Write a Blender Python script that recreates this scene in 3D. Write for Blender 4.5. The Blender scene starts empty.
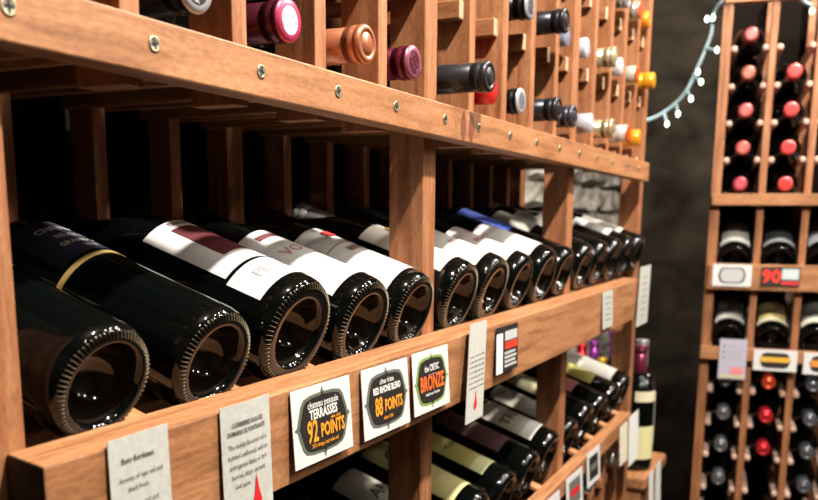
import bpy, bmesh, math, random
from mathutils import Vector, Matrix
from mathutils.geometry import tessellate_polygon
random.seed(7)
PI = math.pi
SC = bpy.context.scene
COL = SC.collection

# ------------------------------------------------------------------ camera, world, lights, exposure
cam_d = bpy.data.cameras.new('camera')
cam = bpy.data.objects.new('camera', cam_d); COL.objects.link(cam)
Rm = Matrix(((0.45855765, 0.15591775, -0.87487973), (-0.8886301, 0.08913366, -0.44987968), (0.007837, 0.98374023, 0.17942613)))
cam.matrix_world = Matrix.Translation((0, -.386, 1.30)) @ Rm.to_4x4()
cam_d.sensor_fit = 'HORIZONTAL'; cam_d.sensor_width = 36.0
cam_d.lens = 870 * 36 / 818
cam_d.shift_y = (374.05 - 250) / 818
cam_d.clip_start = .02
cam_d.dof.use_dof = True; cam_d.dof.focus_distance = .72; cam_d.dof.aperture_fstop = 8.5
SC.camera = cam
W = bpy.data.worlds.new('world'); SC.world = W; W.use_nodes = True
W.node_tree.nodes['Background'].inputs[0].default_value = (1, .85, .7, 1)
W.node_tree.nodes['Background'].inputs[1].default_value = .008
SC.view_settings.view_transform = 'Standard'; SC.view_settings.look = 'None'
SC.view_settings.gamma = 1; SC.view_settings.use_curve_mapping = False
SC.view_settings.exposure = 0.0

def lamp(name, loc, power, radius, col=(1, .92, .83), kind='POINT', target=None, cone=60):
    d = bpy.data.lights.new(name, kind); d.energy = power; d.color = col; d.shadow_soft_size = radius
    o = bpy.data.objects.new(name, d); COL.objects.link(o); o.location = loc
    if kind == 'SPOT':
        d.spot_size = math.radians(cone); d.spot_blend = .5
        o.rotation_euler = (Vector(target) - Vector(loc)).to_track_quat('-Z', 'Y').to_euler()
    return o
LW = (1, .93, .85)
lamp('ceiling_spot', (.56, -.62, 2.5), 265, .03, LW)
lamp('ceiling_spot', (1.95, -.62, 2.5), 140, .035, LW)
lamp('ceiling_spot', (1.25, -1.0, 2.55), 22, .04, LW)
lamp('ceiling_spot', (.1, -1.2, 2.55), 14, .04, LW)
lamp('ceiling_spot', (.8, -1.7, 2.55), 10, .05, LW)
lamp('ceiling_spot', (1.75, -1.35, 2.5), 17, .04, LW)
lamp('ceiling_spot', (2.15, -1.75, 2.5), 17, .04, LW)
lamp('ceiling_spot', (1.5, -2.0, 2.5), 17, .04, LW)
lamp('ceiling_spot', (1.5, -.78, 2.5), 20, .045, LW)
lamp('ceiling_spot', (2.3, -.9, 2.5), 20, .045, LW)
lamp('ceiling_spot', (2.75, -1.5, 2.5), 20, .045, LW)
lamp('ceiling_spot', (2.45, .12, 2.4), 170, .03, (1, .95, .85), 'SPOT', (2.5, .45, 1.35), 50)

# ------------------------------------------------------------------ materials
MATS = {}
def mat(name, col, rough=.5, metal=0, spec=.5, emit=None, estr=0, coat=0):
    if name in MATS: return MATS[name]
    m = bpy.data.materials.new(name); m.use_nodes = True
    b = m.node_tree.nodes['Principled BSDF']
    b.inputs['Base Color'].default_value = (*col, 1); b.inputs['Roughness'].default_value = rough
    b.inputs['Metallic'].default_value = metal; b.inputs['Specular IOR Level'].default_value = spec
    b.inputs['Coat Weight'].default_value = coat
    if emit: b.inputs['Emission Color'].default_value = (*emit, 1); b.inputs['Emission Strength'].default_value = estr
    MATS[name] = m; return m
def lin(r, g, b):
    f = lambda c: (c / 255 / 12.92) if c < 10.3 else ((c / 255 + .055) / 1.055) ** 2.4
    return (f(r), f(g), f(b))
def noisy(name, c1, c2, scale, vec=(1, 1, 1), rough=.6, bump=.1, detail=6, coords='Object', dist=0., c3=None):
    if name in MATS: return MATS[name]
    m = bpy.data.materials.new(name); m.use_nodes = True
    nt = m.node_tree; b = nt.nodes['Principled BSDF']; L = nt.links.new
    tc = nt.nodes.new('ShaderNodeTexCoord'); mp = nt.nodes.new('ShaderNodeMapping'); mp.inputs['Scale'].default_value = vec
    L(tc.outputs[coords], mp.inputs['Vector'])
    n = nt.nodes.new('ShaderNodeTexNoise'); n.inputs['Scale'].default_value = scale; n.inputs['Detail'].default_value = detail
    n.inputs['Distortion'].default_value = dist
    L(mp.outputs[0], n.inputs['Vector'])
    r = nt.nodes.new('ShaderNodeValToRGB'); r.color_ramp.elements[0].position = .32; r.color_ramp.elements[1].position = .68
    r.color_ramp.elements[0].color = (*c1, 1); r.color_ramp.elements[1].color = (*c2, 1)
    if c3:
        e = r.color_ramp.elements.new(.5); e.color = (*c3, 1)
    L(n.outputs['Fac'], r.inputs['Fac']); L(r.outputs['Color'], b.inputs['Base Color'])
    bp = nt.nodes.new('ShaderNodeBump'); bp.inputs['Strength'].default_value = bump; bp.inputs['Distance'].default_value = .002
    L(n.outputs['Fac'], bp.inputs['Height']); L(bp.outputs[0], b.inputs['Normal'])
    b.inputs['Roughness'].default_value = rough; b.inputs['Specular IOR Level'].default_value = .3
    MATS[name] = m; return m
def wood(name, vec, k=1.0, red=1.0):
    c1 = tuple(a * k for a in (.200, .083, .031)); c2 = tuple(a * k for a in (.365, .171, .075)); c3 = tuple(a * k for a in (.300, .131, .054))
    c1 = (c1[0], c1[1] / red, c1[2] / red); c3 = (c3[0], c3[1] / red, c3[2] / red)
    m = noisy(name, c1, c2, 9, vec, .52, .25, 7, dist=.6, c3=c3)
    nt = m.node_tree; b = nt.nodes['Principled BSDF']
    src = b.inputs['Base Color'].links[0].from_socket
    tc = nt.nodes['Texture Coordinate']; mp = nt.nodes.new('ShaderNodeMapping'); mp.inputs['Scale'].default_value = tuple(math.sqrt(v) * 1.4 for v in vec)
    nt.links.new(tc.outputs['Object'], mp.inputs['Vector'])
    n = nt.nodes.new('ShaderNodeTexNoise'); n.inputs['Scale'].default_value = 95; n.inputs['Detail'].default_value = 4; nt.links.new(mp.outputs[0], n.inputs['Vector'])
    r = nt.nodes.new('ShaderNodeMapRange'); r.inputs['From Min'].default_value = .3; r.inputs['From Max'].default_value = .7
    r.inputs['To Min'].default_value = .78; r.inputs['To Max'].default_value = 1.16; nt.links.new(n.outputs['Fac'], r.inputs['Value'])
    mx = nt.nodes.new('ShaderNodeVectorMath'); mx.operation = 'SCALE'; nt.links.new(src, mx.inputs[0]); nt.links.new(r.outputs[0], mx.inputs['Scale'])
    nt.links.new(mx.outputs[0], b.inputs['Base Color'])
    return m
WX = wood('redwood_grain_x', (1.0, 14, 9)); WZ = wood('redwood_grain_z', (14, 9, 1.0), .9, 1.12); WY = wood('redwood_grain_y', (10, 1, 10), .85, 1.1)
WYL = wood('pale_stick_wood', (10, 1, 10), 1.25, .95)
FRONTG = noisy('pale_front_grain', (.42, .25, .15), (.56, .36, .23), 40, (1, 1, 1), .6, .1)
ENDG = noisy('dark_shaded_end_grain', (.035, .024, .018), (.075, .055, .045), 60, (1, 1, 1), .8, .3)  # dark grain, with the unlit end's shade mixed into the colour
STONE = noisy('rough_stone_wall', (.055, .048, .038), (.38, .352, .30), 16, (1, 1, 1), .9, 1.0, 8, dist=.3)
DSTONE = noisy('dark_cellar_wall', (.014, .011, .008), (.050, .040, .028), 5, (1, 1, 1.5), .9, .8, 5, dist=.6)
VDARK = noisy('shadowed_back_wall', (.007, .006, .004), (.016, .013, .010), 5, (1, 1, 1.5), .95, .5)  # near-black tone puts the shade behind the rack into the wall colour
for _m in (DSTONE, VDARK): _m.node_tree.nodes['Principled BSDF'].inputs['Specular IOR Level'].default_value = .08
FLOORM = noisy('cellar_floor', (.05, .04, .03), (.10, .08, .06), 6, (1, 1, 1), .6, .2)
GLASS = mat('dark_bottle_glass', (.0012, .0018, .0016), .045, 0, .4)
GLASSG = mat('olive_bottle_glass', (.012, .018, .006), .05, 0, .6)
GLASSC = mat('pale_white_wine_glass', (.30, .27, .12), .06, 0, .6)
PUNT = mat('punt_glass', (.010, .007, .005), .06, 0, .5)
RIDGE = mat('lit_knurled_glass', (.11, .08, .045), .5, 0, .2)  # tan colour stands for light caught on the dark glass ridges
ZINC = mat('screw_metal', (.40, .36, .24), .42, .85)
BLACK = mat('black_recess', (.006, .005, .004), .6)
PAPER = mat('white_card', (.52, .515, .50), .5)
TAGP = noisy('tag_paper', (.36, .36, .325), (.43, .43, .39), 200, (1, 1, 1), .35, .02)
INK = mat('ink', (.05, .045, .04), .6)
def colmat(name, rgb, rough=.45, metal=0): return mat(name, tuple(c * .74 for c in lin(*rgb)), rough, metal)

# ------------------------------------------------------------------ mesh helpers
class MB:
    def __init__(s): s.v = []; s.f = []; s.m = []; s.sm = []
    def add(s, vs, fs, mi=0, smooth=False):
        n = len(s.v); s.v += [tuple(v) for v in vs]; s.f += [tuple(i + n for i in f) for f in fs]
        s.m += [mi] * len(fs); s.sm += [smooth] * len(fs); return s
    def box8(s, c, mi=0):   # c: 8 corners, bottom 4 ccw then top 4 ccw
        return s.add(c, [(3, 2, 1, 0), (4, 5, 6, 7), (0, 1, 5, 4), (1, 2, 6, 5), (2, 3, 7, 6), (3, 0, 4, 7)], mi)
    def box(s, x0, x1, y0, y1, z0, z1, mi=0, fm=0):
        k = len(s.m) + 2
        s.box8([(x0, y0, z0), (x1, y0, z0), (x1, y1, z0), (x0, y1, z0), (x0, y0, z1), (x1, y0, z1), (x1, y1, z1), (x0, y1, z1)], mi)
        if fm: s.m[k] = fm
        return s
    def lathe(s, prof, seg=40, mi=0, smooth=True, mfun=None):
        vs = []; ring = []
        for r, z in prof:
            if r < 1e-6: ring.append([len(vs)]); vs.append((0, 0, z))
            else:
                ring.append(list(range(len(vs), len(vs) + seg)))
                vs += [(r * math.cos(2 * PI * k / seg), r * math.sin(2 * PI * k / seg), z) for k in range(seg)]
        for i in range(len(prof) - 1):
            a, b = ring[i], ring[i + 1]; fs = []
            for k in range(seg):
                k2 = (k + 1) % seg
                if len(a) == 1 and len(b) == 1: continue
                if len(a) == 1: fs.append((a[0], b[k2], b[k]))
                elif len(b) == 1: fs.append((a[k], a[k2], b[0]))
                else: fs.append((a[k], a[k2], b[k2], b[k]))
            base = len(s.v) if i == 0 else base0
            if i == 0: base0 = base; s.v += vs
            s.f += [tuple(q + base0 for q in f) for f in fs]
            mm = mfun(i) if mfun else mi
            s.m += [mm] * len(fs); s.sm += [smooth] * len(fs)
        return s
    def build(s, name, mats, parent=None, bevel=0, seg=2):
        me = bpy.data.meshes.new(name); me.from_pydata(s.v, [], s.f)
        for m in (mats if isinstance(mats, (list, tuple)) else [mats]): me.materials.append(m)
        me.polygons.foreach_set('material_index', s.m); me.polygons.foreach_set('use_smooth', s.sm); me.update()
        o = bpy.data.objects.new(name, me); COL.objects.link(o)
        if parent: o.parent = parent
        if bevel:
            b = o.modifiers.new('bevel', 'BEVEL'); b.width = bevel; b.segments = seg; b.limit_method = 'ANGLE'
        return o
def empty(name, M=None, label=None, cat=None, group=None):
    o = bpy.data.objects.new(name, None); COL.objects.link(o); o.empty_display_size = .02
    if M is not None: o.matrix_world = M
    tag(o, label, cat, group); return o
def tag(o, label=None, cat=None, group=None, kind=None):
    for k, v in (('label', label), ('category', cat), ('group', group), ('kind', kind)):
        if v: o[k] = v
    return o
def text_mesh(s, size, bold=0., sx=1.0, align='CENTER', cut=0):
    c = bpy.data.curves.new('t', 'FONT'); c.body = s; c.size = size; c.align_x = align; c.align_y = 'CENTER'; c.offset = bold; c.resolution_u = 2
    o = bpy.data.objects.new('t', c); COL.objects.link(o)
    me = bpy.data.meshes.new_from_object(o)
    if cut:
        b_ = bmesh.new(); b_.from_mesh(me); xs = [v.co.x for v in b_.verts]
        x = math.ceil(min(xs) / cut) * cut
        while x < max(xs):
            bmesh.ops.bisect_plane(b_, geom=b_.verts[:] + b_.edges[:] + b_.faces[:], plane_co=(x, 0, 0), plane_no=(1, 0, 0)); x += cut
        b_.to_mesh(me); b_.free()
    vs = [(v.co.x * sx, v.co.y) for v in me.vertices]; fs = [tuple(p.vertices) for p in me.polygons]
    bpy.data.objects.remove(o); bpy.data.curves.remove(c); bpy.data.meshes.remove(me)
    return vs, fs
def put_text(mb, s, u, v, size, f, w=.0004, bold=0., sx=1., mi=0, align='CENTER', rot=0., cut=0):
    vs, fs = text_mesh(s, size, bold, sx, align, cut)
    cr, sr = math.cos(rot), math.sin(rot)
    mb.add([f(u + x * cr - y * sr, v + x * sr + y * cr, w) for x, y in vs], fs, mi)
def put_poly(mb, pts, f, w=.0003, mi=0):
    tri = tessellate_polygon([[Vector((x, y, 0)) for x, y in pts]])
    mb.add([f(x, y, w) for x, y in pts], [tuple(t) for t in tri], mi)
def patch(mb, u0, u1, v0, v1, f, w=.0002, nu=1, mi=0, smooth=True, nv=1):
    vs = []; fs = []
    for j in range(nv + 1):
        for i in range(nu + 1): vs.append(f(u0 + (u1 - u0) * i / nu, v0 + (v1 - v0) * j / nv, w))
    for j in range(nv):
        for i in range(nu):
            a = j * (nu + 1) + i; fs.append((a, a + 1, a + nu + 2, a + nu + 1))
    mb.add(vs, fs, mi, smooth)
def slab(mb, u0, u1, v0, v1, f, w0, w1, nu=1, mi=0, nv=1):   # a sheet with real thickness
    patch(mb, u0, u1, v0, v1, f, w1, nu, mi, True, nv)
    vs = []; fs = []
    n = max(nu, 1)
    for w in (w0, w1):
        for i in range(n + 1): vs.append(f(u0 + (u1 - u0) * i / n, v0, w))
        for i in range(n + 1): vs.append(f(u0 + (u1 - u0) * i / n, v1, w))
    k = 2 * (n + 1)
    for i in range(n):
        fs.append((i, i + 1, k + i + 1, k + i)); fs.append((n + 1 + i, k + n + 1 + i, k + n + 2 + i, n + 2 + i))
        fs.append((i, n + 1 + i, n + 2 + i, i + 1))
    fs.append((0, k, k + n + 1, n + 1)); fs.append((n, 2 * n + 1, k + 2 * n + 1, k + n))
    mb.add(vs, fs, mi)

# ------------------------------------------------------------------ the room
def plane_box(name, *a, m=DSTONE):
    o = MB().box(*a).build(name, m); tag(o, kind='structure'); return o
plane_box('floor', -1.6, 4.1, -2.6, .6, -.1, 0, m=FLOORM)
plane_box('ceiling', -1.6, 4.1, -2.6, .6, 2.7, 2.8)
plane_box('wall_near', -1.6, -1.5, -2.6, .6, 0, 2.7)
plane_box('wall_front', -1.5, 4.0, -2.6, -2.5, 0, 2.7)
plane_box('wall_far', 3.9, 4.0, -2.5, .6, 0, 2.7)
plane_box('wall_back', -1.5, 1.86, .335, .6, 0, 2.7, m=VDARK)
def stone_wall():       # pale rubble stone section of the back wall
    mb = MB(); rnd = random.Random(3)
    mb.box(1.861, 3.9, .55, .60, 0, 2.7)
    z = 0
    while z < 2.66:
        h = rnd.uniform(.05, .12); h = min(h, 2.69 - z); x = 1.862 + rnd.uniform(0, .05)
        while x < 3.9:
            w = rnd.uniform(.07, .20); x1 = min(x + w, 3.9); d = rnd.uniform(0, .045); g = .007
            j = [rnd.uniform(-.026, .026) for _ in range(8)]
            a, b, c, e = x + g, x1 - g, z + g, z + h - g
            if b - a > .03 and e - c > .02:
                y = .49 + d
                mb.box8([(a, y + j[0] * .5, c + abs(j[1])), (b, y + j[2] * .5, c + abs(j[3])), (b, .56, c), (a, .56, c), (a + abs(j[4]), y + j[5] * .5, e), (b - abs(j[6]), y + j[7] * .5, e - abs(j[1])), (b, .56, e), (a, .56, e)])
            x = x1
        z += h
    o = mb.build('wall_back_stone', STONE, bevel=.012, seg=3); tag(o, kind='structure')
stone_wall()

# ------------------------------------------------------------------ left rack
def XN(n): return (.0035 if n in (-1, 4) else 0) -.00049139 * n * n + .10710693 * n + .42707392      # right edge of the n-th upright
def WN(n): return .029 if (n + 1) % 5 == 0 else .0165
YP = .022; DP = .040
def ut(x): return 1.4165 - .0065 * x
def ub(x): return 1.386 - .0095 * x
def lt(x): return 1.1665 + .0107 * x
def lb(x): return 1.0925 + .0122 * x
def board(mb, x0, x1, y0, y1, zb, zt, mi=0):
    mb.box8([(x0, y0, zb(x0)), (x1, y0, zb(x1)), (x1, y1, zb(x1)), (x0, y1, zb(x0)), (x0, y0, zt(x0)), (x1, y0, zt(x1)), (x1, y1, zt(x1)), (x0, y1, zt(x0))], mi)
rack = empty('wine_rack', Matrix.Translation((0, 0, 0)), 'long reddish wooden wine rack filling the left side of the photo', 'wine rack')
def screw(x, y, z, parent):
    mb = MB()
    mb.lathe([(.0047, 0), (.0046, .0005), (.0040, .0005), (.0030, .0002), (0, .0002)], 20, 0)
    for a in (.4, .4 + PI / 2):
        c, s_ = math.cos(a), math.sin(a); l, w = .0033, .0009
        mb.add([(c * l - s_ * w, s_ * l + c * w, .0004), (-c * l - s_ * w, -s_ * l + c * w, .0004), (-c * l + s_ * w, -s_ * l - c * w, .0004), (c * l + s_ * w, s_ * l - c * w, .0004)], [(0, 1, 2, 3)], 1)
    o = mb.build('screw', [ZINC, BLACK], parent); o.location = (x, y, z); o.rotation_euler = (PI / 2, random.uniform(0, 1), 0)
for k, (a, b) in enumerate(((.20, .8530), (.8534, 1.7765))):
    mb = MB(); board(mb, a, b, 0, YP - .0004, ub, ut); fr = mb.build('front_rail', WX, rack, .0012)
    for x in [.314, .415, .520, .622, .721, .826] + [.914 + .0965 * i for i in range(9)]:
        if a < x < b: screw(x, -.0002, (ub(x) + ut(x)) / 2 + .0015, fr)
KNOT = colmat('knot_wood', (120, 62, 34), .6)
for x in (.872, .893):
    mb = MB(); mb.add([(x + .0062 * math.cos(t * PI / 12), -.0004, 1.393 + .0145 * math.sin(t * PI / 12)) for t in range(24)], [tuple(range(24))]); mb.build('wood_plug', KNOT, rack)
# display rail of the upper tier, its dark end grain also coloured with the unlit end's shade
mb = MB(); board(mb, .302, 1.70, -.018, YP - .0004, lb, lt)
mb.v = [((.3008 if y < 0 else .3095) if x < .31 else x, y, z) for x, y, z in mb.v]
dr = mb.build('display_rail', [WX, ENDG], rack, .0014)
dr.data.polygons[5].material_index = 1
def r3(x): return .8365 + .0435 * x
mb = MB(); board(mb, .302, 1.735, 0, YP - .0004, lambda x: r3(x) - .029, r3); mb.build('display_rail', WX, rack, .0014)
# uprights
MB().box(XN(-1) - .03, XN(14), 0, YP - .0004, 1.91, 1.95).build('top_rail', WX, rack, .0012)
for n in range(-1, 15):
    x1 = XN(n); x0 = x1 - WN(n); sec = (n + 1) % 5 == 0
    MB().box(x0, x1, YP, YP + DP, 0 if sec else 1.377, 1.95).build('upright', WZ, rack, .0008)
    MB().box(x0, x1, .275, .305, 0 if sec else .93, 1.95).build('rear_upright', WZ, rack, .0008)
    if not sec and n > 6: MB().box(x0, x1, YP, YP + DP, 0, r3(x1) - .031).build('upright', WZ, rack, .0008)
# sticks that carry the bottles, one on each side of every upright
ZS = [1.418, 1.534, 1.6465]
for n in range(-1, 14):
    xl = XN(n); xr = XN(n + 1) - WN(n + 1)
    for k, z in enumerate(ZS):
        for a, b in ((xl + .0003, xl + .0118), (xr - .0118, xr - .0003)):
            MB().box(a, b, YP + .007, .3045, z - .021, z, fm=1).build('bottle_stick', [WY, FRONTG], rack, .0018)
# sloping shelves under the display rows
T18 = math.radians(18)
def slope_board(x0, x1, y0, y1, yb, zb, th, tl, name, m, k=0.):
    kz = lambda x, p: (x, p[0], p[1] + k * (x - (x0 + x1) / 2))
    s_, c = math.sin(tl), math.cos(tl)
    P = lambda y, d: (y + d * s_, zb + (y - yb) * s_ / c - d * c)
    pts = [P(y0, th), P(y1, th), P(y1, 0), P(y0, 0)]
    MB().box8([kz(x0, pts[0]), kz(x1, pts[0]), kz(x1, pts[1]), kz(x0, pts[1]), kz(x0, pts[3]), kz(x1, pts[3]), kz(x1, pts[2]), kz(x0, pts[2])]).build(name, m, rack, .001)
for s0, s1 in ((-1, 4), (4, 9), (9, 14)):
    a = XN(s0) + .001; b = XN(s1) - WN(s1) - .001
    for zb, k in ((1.156, .006), (r3((a + b) / 2) - .0105, .0435)):
        slope_board(a, b, .062, .10, .026, zb - .001, .012, T18, 'shelf_slat', WX, k)
        slope_board(a, b, .21, .25, .026, zb - .001, .012, T18, 'shelf_slat', WX, k)
    for n in range(s0 + 1, s1):
        xm = XN(n) - WN(n) / 2
        for zb in (1.158, r3(xm) - .0085): slope_board(xm - .010, xm + .010, .0225, .262, .026, zb + .006, .006, T18, 'cradle_strip', WYL)
MB().box(XN(-1), XN(14), .305, .312, 1.60, 1.63).build('rear_rail', WX, rack)
MB().box(XN(-1), XN(14), .305, .312, .83, .86).build('rear_rail', WX, rack)

# ------------------------------------------------------------------ bottles
def prof_bordeaux(r):
    return [(0, .030), (.010, .0285), (.018, .023), (.024, .013), (.0262, .005), (.0278, .0015), (.0292, .0002), (r - .0070, .0004), (r - .0040, .0018), (r - .0014, .0052), (r - .0003, .0100), (r, .016), (r, .188), (r * .985, .196), (r * .92, .205), (r * .78, .215), (.021, .2225), (.0165, .230), (.0148, .238), (.0142, .246), (.0140, .285), (.0140, .2985), (0, .2985)]
def prof_burgundy(r):
    return [(0, .034), (.010, .032), (.019, .025), (.026, .013), (.0280, .005), (.0298, .0015), (.0315, .0002), (r - .0070, .0004), (r - .0040, .0018), (r - .0014, .0052), (r - .0003, .0100), (r, .016), (r, .135), (r * .985, .150), (r * .93, .168), (r * .82, .186), (r * .66, .203), (r * .50, .220), (.0170, .235), (.0148, .248), (.0142, .26), (.0140, .2985), (0, .2985)]
BODY = {}
def body_mesh(shape, r, glass):
    key = (shape, r, glass.name)
    if key not in BODY:
        mb = MB(); p = prof_bordeaux(r) if shape == 'bordeaux' else prof_burgundy(r)
        mb.lathe(p[::-1], 56, mfun=lambda i, n=len(p): 1 if i >= n - 5 else 0)
        BODY[key] = mb
    return BODY[key]
CACHE = {}
def cached(key, fn):
    if key not in CACHE: CACHE[key] = fn(); return CACHE[key], True
    o = CACHE[key].copy(); COL.objects.link(o)
    return o, False
def knurls(r):
    mb = MB(); n = 70; rc = r - .0072
    for k in range(n):
        a = 2 * PI * k / n; c, s_ = math.cos(a), math.sin(a)
        w = .00045
        def P(rad, t, z): return (rad * c - t * s_, rad * s_ + t * c, z)
        mb.add([P(rc - .0008, -w, .0006), P(rc - .0008, w, .0006), P(rc + .0040, w, .0030), P(rc + .0040, -w, .0030), P(rc - .0004, 0, -.0006), P(rc + .0030, 0, .0009)],
               [(0, 1, 4), (1, 2, 5, 4), (2, 3, 5), (3, 0, 4, 5)], 0)
    return mb
def capsule_mb(style):
    if style == 'screw':
        p = [(.0150, .236), (.0152, .2365), (.0152, .279), (.0148, .2795), (.0148, .2805), (.0152, .281), (.0152, .2998), (.0145, .3006), (0, .3006)]
    else:
        p = [(.0152, .232), (.0154, .2325), (.0150, .281), (.0143, .2815), (.0143, .2825), (.0150, .283), (.0150, .287), (.0162, .288), (.0163, .2915), (.0150, .2930), (.0150, .2945), (.0162, .2955), (.0163, .2985), (.0150, .3006), (.0108, .3008), (.0106, .3002), (.0095, .3002), (.0092, .3007), (0, .3007)]
    return MB().lathe(p[::-1], 36)
def place(o, parent):
    o.parent = parent
def bottle(M, label, group, caps=None, shape='bordeaux', r=.038, glass=GLASS, style='foil', lab=None, ring=False, top=None, roll=0., cat='wine bottle'):
    root = empty('wine_bottle', M @ Matrix.Rotation(roll, 4, 'Z'), label, cat, group)
    o, _ = cached(('b', shape, r, glass.name), lambda: body_mesh(shape, r, glass).build('bottle_glass', [glass, PUNT]))
    o.parent = root
    if ring:
        o, _ = cached(('k', r), lambda: knurls(r).build('knurled_base_rim', RIDGE)); o.parent = root
    if caps:
        cm = caps if not isinstance(caps, tuple) else colmat('capsule_%d_%d_%d' % caps, caps, .30, .6 if style == 'foil' else .3)
        o, _ = cached(('c', style, cm.name), lambda: capsule_mb(style).build('capsule', cm)); o.parent = root
        if top:
            tm = colmat('captop_%d_%d_%d' % top[0], top[0], .3, .3); t2 = colmat('captop_%d_%d_%d' % top[1], top[1], .35, .2)
            mb = MB(); mb.lathe([(.0163, .2990), (.0152, .3012), (.0106, .3012)][::-1], 32, 0)
            mb.lathe([(.0106, .3014), (0, .3014)][::-1], 32, 1)
            for a in range(9):
                t = a * 2 * PI / 9; mb.add([((.0045 + .0028 * math.sin(a * 5)) * math.cos(t + d) * e, (.0045 + .0028 * math.sin(a * 5)) * math.sin(t + d) * e, .3016) for d, e in ((0, 1), (.35, 1.1), (.4, 1.5), (-.1, 1.45))], [(0, 1, 2, 3)], 2)
            mb.build('embossed_disc', [tm, t2, tm if sum(top[1]) < 300 else colmat('emboss_%d_%d_%d' % top[1], tuple(int(q * .84) for q in top[1]), .3)], o)
    if lab: lab(root, r)
    return root
# labels ------------------------------------------------------------
def cyl(r): return lambda u, v, w: ((r + w) * math.sin(u / r), -(r + w) * math.cos(u / r), v)
def simple_label(v0, v1, rgb, hw=.042, band=None, lines=(), blocks=(), key=None):
    def fn(root, r):
        f = cyl(r); pm = colmat('label_%d_%d_%d' % rgb, rgb, .6)
        mb = MB(); slab(mb, -hw, hw, v0, v1, f, .0001, .0005, int(hw * 2 / .0035) + 2); lo = mb.build('label', pm, root)
        for (u0, u1, a, b, c) in blocks:  # print, plus painted light on some lower row labels
            m2 = MB(); patch(m2, u0, u1, a, b, f, .0006, max(1, int(abs(u1 - u0) / .0035)))
            m2.build('print_or_light_panel', colmat('print_%d_%d_%d' % c, c, .6), lo)
        for (s, u, v, size, c, bold) in lines:
            m2 = MB(); put_text(m2, s, u, v, size, f, .0008, bold * .0006, cut=.003); m2.build('lettering', colmat('print_%d_%d_%d' % c, c, .6), lo)
    return fn
def multi(*fs):
    def fn(root, r):
        for f in fs: f(root, r)
    return fn
WH = (232, 230, 226); CR = (226, 216, 180); MAR = (92, 24, 30)
def heart(v, u=0, s=.008, c=(215, 50, 45)):
    def fn(root, r):
        f = cyl(r); pts = []
        for k in range(28):
            t = 2 * PI * k / 28; pts.append((u + s * 1.15 * math.cos(t), v + s * (.85 + .1 * math.sin(3 * t)) * math.sin(t)))
        mb = MB(); put_poly(mb, pts, f, .0016); mb.build('printed_emblem', colmat('print_%d_%d_%d' % c, c, .6), root)
    return fn

L_TERR = multi(simple_label(.0185, .052, WH, .046, lines=[('PESQUIÉ', 0, .036, .015, (150, 145, 140), .3)]),
               simple_label(.056, .145, WH, .042, blocks=[(-.022, .022, .074, .132, MAR)], lines=[('TERRASSES', 0, .139, .0075, (120, 105, 90), .3)]))
L_NAVY = multi(simple_label(.128, .188, (20, 24, 46), .036, lines=[('CHÂTEAU', 0, .172, .009, (170, 170, 180), .6), ('RÉSERVE', 0, .158, .0075, (150, 150, 160), .3), ('GRAND VIN', 0, .146, .007, (170, 165, 150), .3), ('2016', 0, .136, .006, (170, 165, 150), .3)]),
               simple_label(.118, .123, (170, 140, 80), .118))
L_VO = simple_label(.0205, .135, WH, .044, blocks=[(-.022, .02, .118, .126, (120, 60, 60))], lines=[('VO', -.012, .088, .018, (196, 130, 140), .3), ('ROUGE', .006, .060, .007, (150, 120, 150), .2)])
L_IBEN = multi(simple_label(.0205, .140, WH, .044, blocks=[(-.034, .034, .098, .100, (170, 140, 80))], lines=[('IBERIA', 0, .084, .012, (110, 80, 50), .5), ('TINTO', .004, .050, .007, (150, 130, 180), .2)]), heart(.122))
def plain(v0, v1, c, band=None, txt=None, tc=(120, 110, 100), hw=.038):
    ls = [(txt, 0, v0 + (v1 - v0) * .55, .0125, tc, .3)] if txt else []
    bl = [(-hw, hw, v0, v0 + .016, band)] if band else []
    ls += [('-- --- --', 0, v0 + (v1 - v0) * .8, .008, tc, .2)]
    return simple_label(v0, v1, c, hw, blocks=bl, lines=ls)

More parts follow.
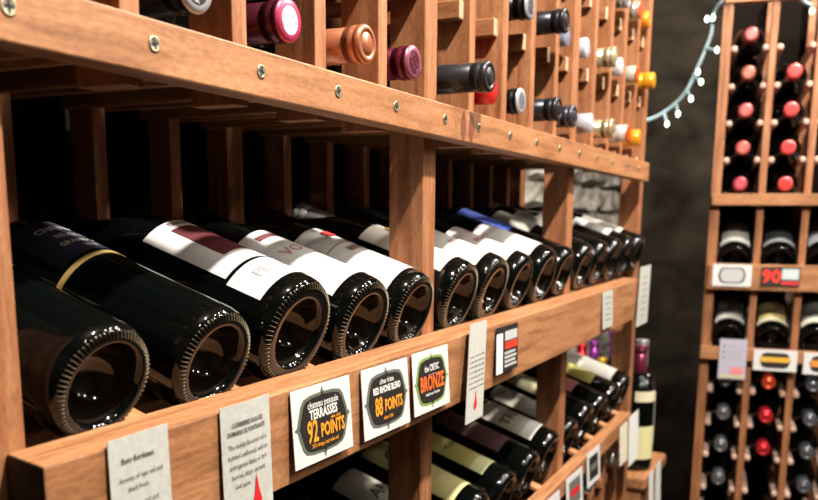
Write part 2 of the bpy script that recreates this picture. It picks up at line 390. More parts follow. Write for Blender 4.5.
def tilt_matrix(x, y, z, deg): return Matrix.Translation((x, y, z)) @ Matrix.Rotation(-math.radians(90 - deg), 4, 'X')
def XC(i): n = i - 1; return (XN(n) + XN(n + 1) - WN(n + 1)) / 2
bay = {0: 'near bay', 1: 'middle bay', 2: 'far bay'}; ordn = ['first', 'second', 'third', 'fourth', 'fifth']
TIER1 = [
 (0.0395, 'bordeaux', simple_label(.118, .18, CR, .036), (40, 20, 25), 'dark bottle with knurled base, nearest the left post on the display row'),
 (0.0405, 'bordeaux', L_NAVY, (30, 30, 50), 'dark display row bottle with navy label and gold band, second from left'),
 (0.0465, 'burgundy', L_TERR, (40, 18, 22), 'display row bottle whose white label has a maroon square'),
 (0.0445, 'burgundy', L_VO, (60, 20, 25), 'white labelled bottle with large pale VO lettering on the display row'),
 (0.0425, 'burgundy', L_IBEN, (30, 30, 30), 'white labelled bottle with red round emblem, just left of the centre post'),
 (0.0430, 'burgundy', multi(plain(.021, .13, (236, 232, 214), None, None), heart(.112, 0, .006, (150, 110, 60))), (90, 25, 30), 'cream labelled bottle on the display row just right of the centre post'),
 (0.0430, 'bordeaux', plain(.021, .105, WH, None, 'BLANC', (180, 150, 150)), (235, 232, 228), 'white labelled bottle second to the right of the centre post on the display row'),
 (0.0400, 'bordeaux', plain(.021, .115, (228, 220, 210), None, 'ROUGE', (160, 60, 60)), (20, 20, 22), 'bottle with faint red printed label in the middle of the middle display bay'),
 (0.0430, 'burgundy', plain(.024, .115, (238, 236, 232), None, None), (25, 25, 30), 'bottle with a broad white label fourth in the middle display bay'),
 (0.0390, 'bordeaux', plain(.10, .19, (70, 95, 190), None, None), (45, 70, 175), 'blue labelled bottle, last before the second post of the display row'),
 (0.0400, 'bordeaux', plain(.10, .17, (190, 186, 176)), (25, 25, 28), 'dark bottle first beyond the second post of the display row'),
 (0.0400, 'bordeaux', plain(.10, .17, (150, 146, 138)), (60, 20, 25), 'dark bottle second beyond the second post of the display row'),
 (0.0400, 'burgundy', plain(.09, .16, (200, 196, 184)), (25, 25, 28), 'dark bottle in the middle of the far display bay'),
 (0.0400, 'bordeaux', plain(.045, .12, WH), (200, 190, 170), 'bottle with a bright white label near the far end of the display row'),
 (0.0395, 'bordeaux', plain(.045, .13, (205, 198, 186)), (30, 30, 30), 'last bottle of the display row, at the far rack end'),
]
for i, (r, sh, lf, cc, lb_) in enumerate(TIER1):
    x = XC(i)
    z = (1.197, 1.196, 1.2050, 1.2005, 1.2015)[i] if i < 5 else 1.2065 + .0020 * (i - 5)
    r += .001 if i > 4 else 0
    bottle(tilt_matrix(x + {0: .007, 1: .004, 5: .006, 6: .004}.get(i, 0), .0105 if i < 9 else .0115, z, 18), lb_, 'bottles on the upper display row', cc, sh, r, GLASS, 'foil', lf, ring=i < 7)
TIER3 = {
 3: (simple_label(.03, .12, (170, 170, 165), .038), 'grey labelled bottle at the bottom edge of the photo, below the 92 points card'),
 4: (simple_label(.05, .13, (170, 172, 170), .038, lines=[('CAVE', 0, .09, .012, (70, 70, 70), .3)]), 'silver-grey labelled bottle on the lower row, below the 88 points card'),
 5: (simple_label(.03, .15, (190, 186, 172), .038, lines=[('ARC', 0, .10, .022, (70, 64, 55), .6)]), 'grey labelled bottle reading ARC on the lower row'),
 6: (simple_label(.03, .17, (206, 194, 130), .038, lines=[('Clos l', 0, .135, .022, (60, 50, 30), .8)]), 'cream-yellow labelled bottle reading Clos on the lower row'),
 7: (simple_label(.035, .16, (190, 180, 96), .030, blocks=[(-.030, .030, .035, .056, (228, 226, 170))], lines=[('Cuvée', 0, .10, .014, (110, 100, 50), .3)]), 'olive-yellow labelled bottle on the lower row right of the centre post'),  # pale lower panel paints the light on the label's near end
 8: (simple_label(.05, .16, (84, 44, 44), .034, lines=[('Rosso', 0, .11, .012, (150, 110, 90), .3)]), 'bottle with a dark maroon label on the lower row'),
 9: (simple_label(.03, .125, (196, 188, 168), .040, blocks=[(-.04, .04, .03, .050, (240, 238, 232))], lines=[('TREPO', 0, .080, .023, (96, 24, 22), 1.2)]), 'beige labelled bottle with red lettering and a painted lit edge on the lower row'),  # white panel is light painted on the near end of the label
 10: (simple_label(.05, .15, (180, 174, 158), .036, lines=[('AB', 0, .12, .02, (150, 80, 80), .3)]), 'grey-beige labelled bottle on the lower row, just left of the second post'),
 11: (simple_label(.06, .17, (190, 184, 140), .036, blocks=[(-.036, .036, .06, .085, (240, 238, 230))]), 'khaki labelled bottle with a painted lit edge, behind the second post on the lower row'),  # bright panel paints the lit near edge of this label
 12: (simple_label(.06, .11, (190, 110, 106), .034), 'bottle with a dusty pink label on the lower row beyond the second post'),
 13: (simple_label(.05, .14, (200, 190, 100), .034), 'bottle with a yellow label on the lower row beyond the pink one'),
 14: (simple_label(.03, .15, (228, 226, 212), .038), 'bottle with a large cream label at the far end of the lower row'),
}
for i, (lf, lb_) in TIER3.items():
    x = XC(i); r = {9: .0425, 6: .041, 11: .041}.get(i, .0395)
    bottle(tilt_matrix(x, .0245, r3(x) - .0085 + r * .951, 18), lb_, 'bottles on the lower display row', (40, 30, 30), 'burgundy' if i % 2 else 'bordeaux', r, GLASS, 'foil', lf)
# upper columns: bottles lie flat with the neck outwards
def neck_matrix(x, ytip, z): return Matrix.Translation((x, ytip + .3007, z)) @ Matrix.Rotation(PI / 2, 4, 'X')
UP = [
 (0, 0, .015, (22, 20, 22), 'foil', ((170, 170, 170), (30, 30, 32)), 'black capsule with embossed silver disc at the top left'),
 (1, 0, .016, (84, 26, 40), 'foil', ((196, 60, 100), (214, 206, 210)), 'maroon capsule with a pink and white disc'),
 (2, 0, .008, (206, 128, 92), 'foil', None, 'shiny copper capsule'),
 (3, 0, .014, (104, 30, 48), 'foil', ((150, 80, 100), (80, 20, 36)), 'purple-red capsule beside the post, embossed end'),
 (4, 0, -.021, (62, 62, 66), 'foil', None, 'long charcoal grey capsule sticking furthest out'),
 (5, 0, .016, (216, 40, 36), 'screw', None, 'bright red capsule half hidden behind the charcoal one'),
 (6, 0, .018, (34, 34, 38), 'foil', ((190, 190, 196), (120, 120, 126)), 'black capsule with silver disc on the bottom row'),
 (7, 0, .000, (52, 52, 58), 'foil', None, 'dark slate capsule on the bottom row'),
 (8, 0, .006, (74, 76, 86), 'foil', None, 'slate blue capsule on the bottom row'),
 (9, 0, .010, (206, 208, 216), 'screw', None, 'silver-white cap on the bottom row'),
 (10, 0, .000, (196, 176, 140), 'foil', None, 'champagne coloured ringed capsule on the bottom row'),
 (11, 0, -.002, (222, 222, 222), 'screw', ((226, 90, 40), (226, 90, 40)), 'long white cap with an orange end on the bottom row'),
 (12, 0, .000, (236, 160, 30), 'screw', None, 'yellow-orange cap at the far end of the bottom row'),
 (6, 1, .010, (30, 30, 34), 'foil', ((170, 176, 186), (60, 62, 66)), 'black capsule with a silver end on the second row'),
 (7, 1, -.006, (48, 48, 54), 'foil', None, 'thick dark grey capsule on the second row'),
 (8, 1, .022, (150, 160, 186), 'screw', None, 'pale blue-grey cap end on the second row'),
 (9, 1, .022, (212, 212, 222), 'screw', None, 'white cap end on the second row'),
 (10, 1, .002, (206, 196, 160), 'foil', None, 'gold and cream ringed capsule on the second row'),
 (11, 1, .016, (226, 226, 226), 'screw', None, 'white disc end beside the gold ringed capsule'),
 (12, 1, .010, (210, 206, 190), 'screw', ((226, 90, 40), (226, 90, 40)), 'silver cap with an orange end on the second row'),
 (13, 1, -.002, (232, 162, 30), 'screw', None, 'golden yellow cap sticking past the rack end'),
 (11, 2, .010, (190, 192, 194), 'foil', None, 'silver ringed capsule on the top visible row'),
 (12, 2, .010, (216, 210, 196), 'foil', ((230, 90, 50), (230, 90, 50)), 'pale capsule with an orange end on the top visible row'),
 (13, 2, .014, (232, 150, 30), 'screw', None, 'orange-gold cap on the top visible row'),
]
for c, k, yt, cc, st, top, lb_ in UP:
    x = (XN(c) + XN(c + 1) - WN(c + 1)) / 2
    bottle(neck_matrix(x, yt, ZS[k] + .0250 + (.002 if k == 0 else 0)), lb_ + ' in the upper columns', 'bottles in the upper columns', cc, 'bordeaux', .0375, GLASS, st, simple_label(.04, .13, (200, 196, 186), .042), top=top, roll=(c * 1.7 + k * 2.1) % 2.2 - 1.1)

x = (XN(-1) + XN(0) - WN(0)) / 2
bottle(neck_matrix(x, .02, ZS[0] + .025), 'bottle seen from below in the upper columns, above the left post', 'bottles in the upper columns', (30, 28, 30), 'bordeaux', .0375, GLASS, 'foil', simple_label(.04, .13, (200, 196, 186), .042), roll=.4)
for c, k in [(c, k) for c in range(-1, 4) for k in (1, 2)] + [(c, 2) for c in range(4, 10)]:  # unseen bottles added to keep the key lamp off the rear uprights
    x = (XN(c) + XN(c + 1) - WN(c + 1)) / 2
    bottle(neck_matrix(x, .012 + .004 * ((c * 3 + k) % 3), ZS[k] + .025), 'unseen bottle added in the upper columns to block light', 'bottles added above view to block light', [(60, 20, 26), (30, 30, 32), (140, 100, 60)][(c + 2 * k) % 3], 'bordeaux', .0375, GLASS, 'foil', simple_label(.04, .13, (200, 196, 186), .042), roll=1.)

# lower cubbies under the lower display rail
for n in range(9, 14):
    xl = XN(n); xr = XN(n + 1) - WN(n + 1)
    for z in (.80, .70, .60):
        for a, b in ((xl + .0003, xl + .0150), (xr - .0150, xr - .0003)):
            MB().box(a, b, YP - .0001, .3045, z - .018, z).build('bottle_stick', WY, rack, .0015)
for (c, z, cc, lb_) in ((9, .8282, (190, 24, 50), 'red capsule in the lowest cubbies under the second lower card'), (10, .8282, (170, 170, 175), 'silver capsule in the lowest cubbies beyond the red one'), (12, .8282, (225, 222, 210), 'white capsule in the lowest cubbies near the far end'), (10, .7282, (150, 150, 155), 'grey capsule one row below the silver capsule in the lowest cubbies')):
    bottle(neck_matrix(XC(c + 1), .008, z), lb_, 'bottles in the lowest cubbies', cc, 'bordeaux', .0375)

# ------------------------------------------------------------------ cards and tags on the display rail
def card_f(x0, z0, h, lean=.004, yb=-.0192): return lambda u, v, w: (x0 + u, yb - lean * (1 - v / h) - w, z0 + v)
def badge(W_, H_, k=1.0, spike=1.0):
    q = [(0, .47 * spike), (.016, .415), (.03, .395), (.20, .385), (.31, .355), (.36, .285), (.385, .20), (.415, .10), (.428, .035), (.475 * spike, 0)]
    pts = [(a, b) for a, b in q]
    full = pts + [(a, -b) for a, b in pts[::-1][1:]] + [(-a, -b) for a, b in pts[1:]] + [(-a, b) for a, b in pts[::-1][1:-1]]
    return [(W_ / 2 + a * W_ * k, H_ / 2 + b * H_ * k) for a, b in full]
ORG = colmat('orange_ink', (245, 158, 40), .5); ORG2 = colmat('orange_red_ink', (244, 110, 40), .5); WHI = colmat('white_ink', (236, 234, 228), .5)
DARK = colmat('badge_black', (34, 28, 26), .5); OLV = colmat('badge_olive', (96, 104, 84), .5); GRN = colmat('badge_green', (128, 158, 78), .5); GRY = colmat('badge_grey', (104, 106, 100), .5); REDI = colmat('red_ink', (214, 34, 36), .5)
def card(x0, x1, z0, z1, label, edge, lines, lean=.004, group='badge cards on the display rail', xf=None):
    Wd, Hd = x1 - x0, z1 - z0; f = xf or card_f(x0, z0, Hd, lean)
    root = empty('shelf_card', Matrix.Identity(4), label, 'shelf card', group)
    mb = MB(); slab(mb, 0, Wd, 0, Hd, f, 0, .0006); mb.build('card_sheet', PAPER, root)
    b = MB(); put_poly(b, badge(Wd, Hd), f, .0009, 0); put_poly(b, badge(Wd, Hd, .90, .93), f, .0012, 1); bo = b.build('badge', [edge, DARK], root)
    for (s, u, v, size, sx, m, bold) in lines:
        t = MB(); put_text(t, s, u * Wd, v * Hd, size * Hd, f, .0015, bold * Hd * .01, sx); t.build('lettering', m, bo)
    return root
card(.520, .604, 1.1105, 1.1705, 'white card with black badge reading TERRASSES 92 POINTS on the display rail', OLV, [
    ('chateau pesquie', .50, .755, .135, .84, WHI, .1), ('TERRASSES', .50, .625, .175, .78, WHI, .5), ('92', .30, .405, .40, .62, ORG, 1.0), ('POINTS', .64, .385, .25, .68, ORG, .8), ('wine critic', .70, .525, .07, .8, ORG, .1), ('2012 vintage, best value red', .5, .225, .075, .75, ORG, .1)])
card(.623, .708, 1.1095, 1.1705, 'white card with black badge reading 88 POINTS on the display rail', GRY, [
    ('côtes rhône', .5, .765, .11, .8, WHI, .1), ('RED RHONE BLEND', .5, .645, .135, .68, WHI, .5), ('88', .31, .405, .37, .60, ORG, 1.0), ('POINTS', .63, .395, .24, .66, ORG, .8), ('wine critic', .5, .23, .085, .8, ORG, .1)])
card(.717, .797, 1.1115, 1.1715, 'white card with green edged badge reading BRONZE on the display rail', GRN, [
    ('the CRITIC', .5, .70, .15, .75, WHI, .3), ('————', .5, .60, .06, 1.3, WHI, 0), ('BRONZE', .5, .455, .34, .66, ORG2, .9), ('medal wine of the year', .5, .285, .07, .8, WHI, .1)])
def flame(cx, cz, h): 
    return [(cx, cz + h), (cx + h * .10, cz + h * .55), (cx + h * .22, cz + h * .2), (cx + h * .16, cz), (cx, cz - h * .1), (cx - h * .16, cz + .02 * h), (cx - h * .2, cz + h * .2), (cx - h * .08, cz + h * .5)]
def taglab(x0, x1, z0, z1, label, lines, lean=.003, fl=None, bend=0., yb=-.0192, m=TAGP, shear=0.):
    Wd, Hd = x1 - x0, z1 - z0
    def f(u, v, w):
        t = 1 - v / Hd
        return (x0 + u - shear * t, yb - lean * t - bend * math.sin(PI * u / Wd) * .5 - w, z0 + v + (u / Wd) * .001)
    root = empty('shelf_talker', Matrix.Identity(4), label, 'shelf tag', 'paper tags on the display rail')
    mb = MB(); slab(mb, 0, Wd, 0, Hd, f, 0, .0006, 8, nv=4); so = mb.build('tag_sheet', m, root)
    if lines:
        t = MB()
        for (s, u, v, size, sx, b) in lines: put_text(t, s, u * Wd, z1 - z0 - v, size, f, .0010, b, sx, align='CENTER')
        t.build('lettering', INK, so)
    if fl:
        t = MB(); put_poly(t, flame(Wd * fl[0], Hd - fl[1], fl[2]), f, .0011); t.build('red_drop', REDI, so)
    return root
taglab(.343, .391, 1.055, 1.1735, 'paper tag headed Euro Bordeaux, leftmost on the display rail', [
    ('Euro Bordeaux', .46, .014, .0050, .85, .00008), ('Aromas of ripe red and', .5, .025, .0046, .8, 0), ('black fruits.', .45, .0315, .0046, .8, 0), ('It is a rich and', .55, .0415, .0046, .8, 0), ('full bodied wine.', .5, .048, .0046, .8, 0)])
taglab(.440, .494, 1.055, 1.1735, 'paper tag headed Corbieres Rouge with a red drop on the display rail', [
    ('CORBIERES ROUGE', .5, .014, .0046, .85, .00008), ('DOMAINE DE FONTSAINTE', .48, .0195, .0046, .72, .00008), ('The boldly flavored red is', .5, .0285, .0050, .82, 0), ('bottled unfiltered, with an', .5, .0355, .0050, .82, 0), ('outrageous blaze of dark', .5, .0425, .0050, .82, 0), ('berries, black currants,', .5, .0495, .0050, .82, 0), ('and spice.', .36, .0565, .0050, .82, 0)], bend=.003, fl=(.62, .078, .026))
taglab(.846, .893, 1.083, 1.186, 'long curled paper tag with a red drop, right of the bronze card', [
    ('- -- --- -- ---', .5, .034 + .0055 * i, .0085, 1.0, .00015) for i in range(7)], lean=.008, fl=(.5, .090, .02), shear=.026, yb=-.0230)
# the black rating card
def black_card():
    x0, x1, z0, z1 = .932, 1.003, 1.119, 1.1725; Wd, Hd = x1 - x0, z1 - z0
    f = lambda u, v, w: (x0 + u - .008 * (1 - v / Hd), -.0192 - .004 * (1 - v / Hd) - w, z0 + v)
    root = empty('shelf_card', Matrix.Identity(4), 'black card with a white bottle strip and a red band on the display rail', 'shelf card', 'rating cards')
    mb = MB(); slab(mb, 0, Wd, 0, Hd, f, 0, .0006); so = mb.build('card_sheet', DARK, root)
    gi = colmat('grey_ink', (190, 190, 190))
    t = MB(); patch(t, 0, .020, 0, .046, f, .0009); t.build('print_or_light_panel', WHI, so)
    t = MB(); patch(t, .027, .068, .036, .047, f, .0009); t.build('print_or_light_panel', gi, so)
    t = MB(); patch(t, .027, .068, .026, .0345, f, .0009); t.build('red_band', colmat('red_panel', (225, 60, 40)), so)
    for k in range(4):
        t = MB(); patch(t, .026, .066 - .004 * (k % 2), .005 + .005 * k, .008 + .005 * k, f, .0009); t.build('printed_line', gi, so)
black_card()
taglab(1.395, 1.458, 1.119, 1.1795, 'small narrow white tag on the far part of the display rail', [('- -- --', .5, .01 + .009 * i, .012, 1.2, .0003) for i in range(5)])
taglab(1.655, 1.745, 1.098, 1.208, 'long white tag hanging at the far end of the display rail', [('- -- -- -', .5, .02 + .012 * i, .013, 1.2, .0003) for i in range(7)], lean=.004, shear=.028, yb=-.0205)

# cards on the lower display rail (z .9365)
def low_card(x0, x1, z0, z1, label, mats):
    f = lambda u, v, w: (x0 + u, -.0012 - .004 * (1 - v / (z1 - z0)) - w, z0 + v)
    root = empty('shelf_card', Matrix.Identity(4), label, 'shelf card', 'cards on the lower display rail')
    Wd, Hd = x1 - x0, z1 - z0
    mb = MB(); slab(mb, 0, Wd, 0, Hd, f, 0, .0006); so = mb.build('card_sheet', PAPER, root)
    t = MB(); patch(t, Wd * .16, Wd * .84, Hd * .16, Hd * .84, f, .0009, mi=0); patch(t, Wd * .22, Wd * .78, Hd * .42, Hd * .6, f, .0012, mi=1); t.build('badge', mats, so)
low_card(1.175, 1.262, .820, .8825, 'white card with a red and grey badge, lowest left on the lower display rail', [colmat('grey_ink', (190, 190, 190)), REDI])
low_card(1.295, 1.385, .828, .889, 'white card with a grey and red badge in the middle of the lower display rail', [GRY, REDI])
low_card(1.410, 1.492, .842, .902, 'white framed card with a black badge on the lower display rail', [DARK, GRY])

# ------------------------------------------------------------------ counter in the corner with standing bottles
ctr = empty('corner_counter', Matrix.Translation((1.853, 0, 0)), 'wooden counter end in the corner beyond the left rack', 'counter')
MB().box(0.0, .235, -.012, .24, .712, .742).build('counter_top', WX, ctr, .006)
MB().box(.01, .22, 0, .02, .40, .7118).build('apron', WX, ctr, .002)
for px_, py_ in ((.01, .0205), (.19, .0205), (.01, .2), (.19, .2)): MB().box(px_, px_ + .03, py_, py_ + .03, 0, .7118).build('leg', WZ, ctr, .002)
def stand(x, y, z, lb_, grp, sc=1., **k): return bottle(Matrix.Translation((x, y, z)) @ Matrix.Rotation(math.radians(-45), 4, 'Z') @ Matrix.Scale(sc, 4), lb_, grp, **k)
stand(1.928, .028, .742, 'standing bottle with maroon capsule and cream label on the corner counter', 'standing bottles on the corner counter', caps=(120, 44, 66), lab=multi(simple_label(.17, .195, CR, .030), simple_label(.03, .11, (222, 216, 160), .030)), sc=.93)
stand(2.022, .046, .742, 'standing bottle with silver capsule, behind the maroon capped one on the corner counter', 'standing bottles on the corner counter', caps=(176, 174, 172), lab=simple_label(.04, .17, (226, 228, 226), .036), sc=.93)
stand(2.062, .118, .742, 'standing bottle with purple capsule, half hidden behind the rack end', 'standing bottles on the corner counter', caps=(160, 60, 170), sc=.96)
lt_ = empty('side_table', Matrix.Translation((2.32, .17, 0)), 'low table behind the rack with bottles standing on it', 'table')
MB().box(0, .40, 0, .25, .61, .635).build('table_top', WX, lt_, .003)
for px_, py_ in ((.02, .02), (.35, .02), (.02, .20), (.35, .20)): MB().box(px_, px_ + .03, py_, py_ + .03, 0, .61).build('leg', WZ, lt_, .002)
for (x, y, cc, nm) in ((2.386, .340, (60, 66, 80), 'slate'), (2.466, .315, (215, 30, 50), 'bright red'), (2.545, .300, (150, 60, 150), 'violet'), (2.55, .215, (70, 30, 60), 'dark plum'), (2.64, .26, (90, 90, 96), 'grey'), (2.416, .240, (240, 180, 20), 'yellow')):
    stand(x, y, .635, 'standing bottle with %s capsule seen through the rack below the display rail' % nm, 'bottles standing behind the rack', caps=cc, sc=.9 if nm == 'yellow' else 1.)
# white tags hanging at the far end of the lower rail
for (x0, x1, z0, z1, yb, c, nm) in ((1.715, 1.795, .805, .905, -.0012, (236, 236, 232), 'white tag hanging at the very end of the lower display rail'), (1.640, 1.700, .825, .900, -.0012, (226, 220, 196), 'cream tag hanging near the end of the lower display rail'),
                            (1.885, 1.930, .655, .742, -.0132, (230, 232, 230), 'white tag hanging from the counter edge, left of two'), (1.955, 2.010, .645, .744, -.0132, (222, 224, 222), 'white tag hanging from the counter edge, right of two')):
    taglab(x0, x1, z0, z1, nm, [], m=colmat('paper_%d_%d_%d' % c, c), yb=yb, shear=.01, lean=.006)

# ------------------------------------------------------------------ right rack
H2 = Vector((.14309, -.98971, 0)); G2 = Vector((.98971, .14309, 0)); O2 = Vector((2.2398, -.0569, 0))
M2 = Matrix(((H2.x, G2.x, 0, O2.x), (H2.y, G2.y, 0, O2.y), (0, 0, 1, 0), (0, 0, 0, 1)))
r2 = empty('wine_rack', M2, 'tall wooden wine rack on the right side of the photo', 'wine rack')
PU = [.0995 * k for k in range(5)]
UW = PU[-1] + .0155
for k, u in enumerate(PU):
    for a, b in ((0, 1.33), (1.357, 1.79)):
        MB().box(u, u + .0155, 0, .04, a if a else 0, b).build('upright', WZ, r2, .0008)
    MB().box(u, u + .0155, .27, .30, 0, 1.86).build('rear_upright', WZ, r2)
MB().box(-.004, UW, -.006, .02, 1.79, 1.86).build('top_rail', WX, r2, .001)
MB().box(-.003, UW, -.019, -.0004, 1.330, 1.357).build('middle_rail', WX, r2, .001)
MB().box(-.003, UW, 0, .30, 1.331, 1.3565).build('middle_shelf', WX, r2, .001)
MB().box(0.0, UW, -.021, -.0004, 1.130, 1.191).build('display_rail', WX, r2, .001)
MB().box(-.006, UW, -.021, -.0004, .958, .988).build('display_rail', WX, r2, .001)
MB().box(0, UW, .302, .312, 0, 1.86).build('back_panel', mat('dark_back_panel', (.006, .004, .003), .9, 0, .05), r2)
MB().box(-.006, -.0004, .0, .30, 0, 1.86).build('side_panel', WZ, r2)
PINK = noisy('pale_end_wood', (.36, .23, .17), (.52, .36, .28), 9, (10, 1, 10), .6, .1)
tops = [1.695, 1.610, 1.526, 1.441]; lows = [.882, .797, .714, .628, .543]
for k in range(4):
    for z in tops + lows:
        for a in (PU[k] + .0156, PU[k + 1] - .0146):
            if k == 3 : continue
            MB().box(a, a + .0145, .002, .268, z - .0135, z + .001).build('bottle_stick', PINK, r2, .0055, 3)
T28 = math.radians(28)
for zb in (1.150, .962):
    for k in range(5):
        s_, c = math.sin(T28), math.cos(T28)
        u = PU[k]
        MB().box8([(u - .003, .0405, zb), (u + .0185, .0405, zb), (u + .0185, .262, zb + .221 * s_ / c), (u - .003, .262, zb + .221 * s_ / c), (u - .003, .0405, zb + .03), (u + .0185, .0405, zb + .03), (u + .0185, .262, zb + .03 + .221 * s_ / c), (u - .003, .262, zb + .03 + .221 * s_ / c)]).build('cradle_strip', PINK, r2)
UC = [PU[k] + .0155 + .042 for k in range(4)]
colname = ['left', 'middle', 'right']
def rb(u, yt, z, cc, lb_, grp, top=None, style='foil'):
    bottle(M2 @ neck_matrix(u, yt, z), lb_, grp, cc, 'bordeaux', .0365, GLASS, style, None, top=top)
onm = ['topmost', 'second from the top', 'third from the top', 'fourth from the top', 'lowest']
reds = [(150, 66, 62), (156, 80, 62), (186, 76, 74), (190, 84, 74), (180, 62, 76)]
for k, z in enumerate((1.718, 1.633, 1.5485, 1.463, 1.380)):
    rb(UC[0], -.006, z, reds[k], 'dusty red capsule bottle, %s in left column of right rack' % onm[k], 'red capped bottles in the right rack', top=(reds[k], tuple(min(255, c + 30) for c in reds[k])))
for k, z in enumerate((1.633, 1.5485, 1.463, 1.380)):
    rb(UC[1], -.006, z, (238, 84, 78), 'bright red capsule bottle, %s in middle column of right rack' % (onm[k] if k < 3 else 'lowest'), 'red capped bottles in the right rack', top=((240, 86, 80), (248, 60, 60)))
for k, z in enumerate((.905, .820, .737, .651)):
    rb(UC[0], -.006, z, (120, 122, 124), 'grey capsule bottle, %s in lower left column of right rack' % (onm[k] if k < 3 else 'lowest'), 'grey capped bottles low in the right rack')
for k, (z, c) in enumerate(((.905, (232, 90, 50)), (.820, (220, 50, 56)), (.737, (214, 44, 56)))):
    rb(UC[1], -.006, z, c, '%s red capsule bottle, %s in lower middle column of right rack' % (['orange', 'bright', 'deep'][k], ['topmost', 'central', 'lowest'][k]), 'red capped bottles low in the right rack')
for k, z in enumerate((.905, .820, .737, .651)):
    rb(UC[2], -.006, z, (108, 112, 118), 'grey capsule bottle, %s in lower right column at photo edge' % (onm[k] if k < 3 else 'lowest'), 'grey capped bottles low in the right rack')
def ring_label(v0, v1, c, c2): return multi(simple_label(v0, v1, c, .04), simple_label(v1 + .001, v1 + .070, c2, .036))
RD = [
 (0, 1.196, ring_label(.028, .050, (236, 234, 230), (150, 146, 136)), 'white and grey labelled bottle, left in the right upper display row'),
 (1, 1.196, ring_label(.030, .046, (170, 176, 180), (40, 44, 46)), 'dark bottle with thin grey label, middle of the right upper display row'),
 (2, 1.196, ring_label(.036, .07, (190, 192, 200), (100, 100, 110)), 'bottle cut by the photo edge in the right upper display row'),
 (0, 1.004, ring_label(.032, .052, (190, 190, 180), (110, 112, 102)), 'grey-green labelled bottle, left in the right second display row'),
 (1, 1.004, ring_label(.030, .044, (226, 218, 186), (176, 160, 104)), 'tan and cream labelled bottle, middle of the right second display row'),
 (2, 1.004, ring_label(.030, .050, (214, 212, 190), (120, 126, 116)), 'pale green-grey labelled bottle, right in the right second display row'),
]
for c, z, lf, lb_ in RD:
    bottle(M2 @ tilt_matrix(UC[c], .022, z, 28), lb_, 'display bottles in the right rack', (30, 30, 30), 'burgundy' if c else 'bordeaux', .0405, GLASS, 'foil', lf)
# cards on the right rack
def rcard(u0, u1, z0, z1, label, build, paper=PAPER):
    f = lambda u, v, w: tuple(M2 @ Vector((u0 + u, -.0225 - .002 * (1 - v / (z1 - z0)) - w, z0 + v)))
    root = empty('shelf_card', Matrix.Identity(4), label, 'shelf card', 'cards on the right rack')
    mb = MB(); slab(mb, 0, u1 - u0, 0, z1 - z0, f, 0, .001); so = mb.build('card_sheet', paper, root)
    build(so, f, u1 - u0, z1 - z0)
def oct_(W_, H_, k): return [(W_ / 2 + a * W_ * k, H_ / 2 + b * H_ * k) for a, b in ((-.5, 0), (-.42, .4), (-.3, .5), (.3, .5), (.42, .4), (.5, 0), (.42, -.4), (.3, -.5), (-.3, -.5), (-.42, -.4))]
def b_grey(so, f, w, h):
    t = MB(); put_poly(t, oct_(w, h, .72), f, .0016, 0); put_poly(t, oct_(w, h, .62), f, .0019, 1); t.build('badge', [DARK, colmat('grey_ink', (190, 190, 190))], so)
def b_gold(so, f, w, h):
    t = MB(); put_poly(t, oct_(w, h, .72), f, .0016, 0); patch(t, w * .16, w * .84, h * .42, h * .66, f, .0020, mi=1); t.build('badge', [DARK, colmat('gold_ink', (226, 176, 60))], so)
def b_orange(so, f, w, h):
    t = MB(); put_poly(t, oct_(w, h, .72), f, .0016, 0); patch(t, w * .18, w * .84, h * .36, h * .66, f, .0020, mi=1); t.build('badge', [DARK, colmat('amber_ink', (240, 150, 60))], so)
def b_90(so, f, w, h):
    t = MB(); patch(t, w * .54, w * .97, h * .36, h * .92, f, .0014); t.build('print_or_light_panel', colmat('pale_blue_ink', (196, 206, 206)), so)
    t = MB(); patch(t, w * .54, w * .97, h * .08, h * .26, f, .0014); t.build('printed_strip', REDI, so)
    t = MB(); put_text(t, '90', w * .27, h * .48, h * .95, f, .0018, .0012, 1.0); t.build('lettering', colmat('bright_red_ink', (250, 56, 40)), so)
def b_list(so, f, w, h):
    def one(nm, m, *q):
        t = MB(); patch(t, w * q[0], w * q[1], h * q[2], h * q[3], f, .0014); t.build(nm, m, so)
    one('pink_block', colmat('salmon_ink', (236, 140, 140)), .45, .9, .12, .30)
    one('yellow_strip', colmat('yellow_ink', (206, 204, 150)), .06, .95, .03, .10)
    for v in (.8, .66, .52):
        one('printed_mark', INK, .12, .2, v, v + .035); one('printed_line', colmat('light_grey_ink', (176, 176, 186)), .3, .85, v, v + .02)
rcard(.010, .098, 1.138, 1.190, 'white card with a grey badge, left on the upper rail of the right rack', b_grey)
rcard(.119, .204, 1.142, 1.186, 'black card with a large red 90 on the upper rail of the right rack', b_90, DARK)
rcard(.038, .101, .912, 1.010, 'tall lilac-grey sheet with a pink block on the right rack', b_list, colmat('lilac_paper', (186, 182, 196)))
rcard(.117, .214, .938, .989, 'white card with a gold badge on the lower rail of the right rack', b_gold)
rcard(.228, .322, .935, .987, 'white card with an amber badge cut by the right edge of the photo', b_orange)

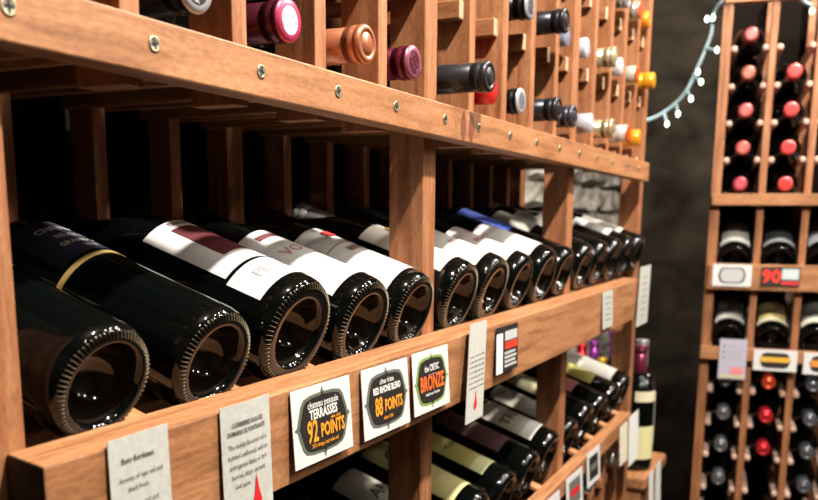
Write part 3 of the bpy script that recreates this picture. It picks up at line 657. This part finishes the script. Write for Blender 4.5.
# ------------------------------------------------------------------ string of fairy lights
sl = empty('string_lights', Matrix.Identity(4), 'string of small white fairy lights hanging between the two racks', 'string lights')
def ray(px, py, d):
    v = Rm @ Vector(((px - 409) / 870 * d, -(py - 374.05) / 870 * d, -d)); return Vector((0, -.386, 1.30)) + v
WIRE = [(628, 126, 2.27), (640, 122, 2.25), (658, 116, 2.22), (676, 103, 2.19), (687, 90, 2.16), (697.5, 68, 2.14), (707, 46, 2.13), (712, 30, 2.12), (712, 18, 2.12), (722, 2, 2.04), (745, -10, 2.03), (780, -10, 2.03), (812, 6, 2.03)]
def tube(mb, pts, rad, seg=8):
    rings = []
    for i, p in enumerate(pts):
        t = (pts[min(i + 1, len(pts) - 1)] - pts[max(i - 1, 0)]).normalized()
        a = t.cross(Vector((.3, .2, .93))).normalized(); b = t.cross(a)
        rings.append([p + rad * (math.cos(2 * PI * k / seg) * a + math.sin(2 * PI * k / seg) * b) for k in range(seg)])
    vs = [v for r_ in rings for v in r_]; fs = []
    for i in range(len(rings) - 1):
        for k in range(seg): fs.append((i * seg + k, i * seg + (k + 1) % seg, (i + 1) * seg + (k + 1) % seg, (i + 1) * seg + k))
    mb.add(vs, fs, 0, True)
def smooth_path(P, n=5):
    out = []
    for i in range(len(P) - 1):
        p0, p1, p2, p3 = P[max(i - 1, 0)], P[i], P[i + 1], P[min(i + 2, len(P) - 1)]
        for k in range(n):
            t = k / n; out.append(.5 * ((2 * p1) + (p2 - p0) * t + (2 * p0 - 5 * p1 + 4 * p2 - p3) * t * t + (3 * p1 - p0 - 3 * p2 + p3) * t ** 3))
    return out + [P[-1]]
WP = [ray(*p) for p in WIRE]
mb = MB(); tube(mb, smooth_path(WP), .0042); mb.build('wire', mat('wire_plastic', (.42, .60, .66), .4), sl)
BULB = mat('bulb_glow', (.8, 1, .8), .3, emit=(.86, 1, .80), estr=7)
SOCK = mat('bulb_socket', (.30, .42, .46), .4)
for (px, py, ax, ay, d) in ((644, 129, 642, 121.5, 2.25), (667, 124, 664, 113, 2.2), (678, 114, 676, 103, 2.19), (691, 99, 687, 90, 2.16), (698, 72, 697, 69, 2.14), (701, 82, 694, 76, 2.15), (717, 50, 706, 48, 2.13), (707, 19, 711, 22, 2.12), (713, 18, 712, 20, 2.12), (812, 11, 812, 6, 2.03)):
    a = ray(ax, ay, d - .01); b = ray(px, py, d - .02)
    s = MB(); tube(s, [a, a.lerp(b, .8)], .0035); so = s.build('bulb_socket', SOCK, sl)
    m = MB(); m.lathe([(0, -.007), (.0032, -.005), (.0046, -.001), (.0042, .003), (.0025, .006), (0, .008)][::-1], 12)
    m.v = [tuple(Vector(v) + b) for v in m.v]; m.build('bulb', BULB, sl)
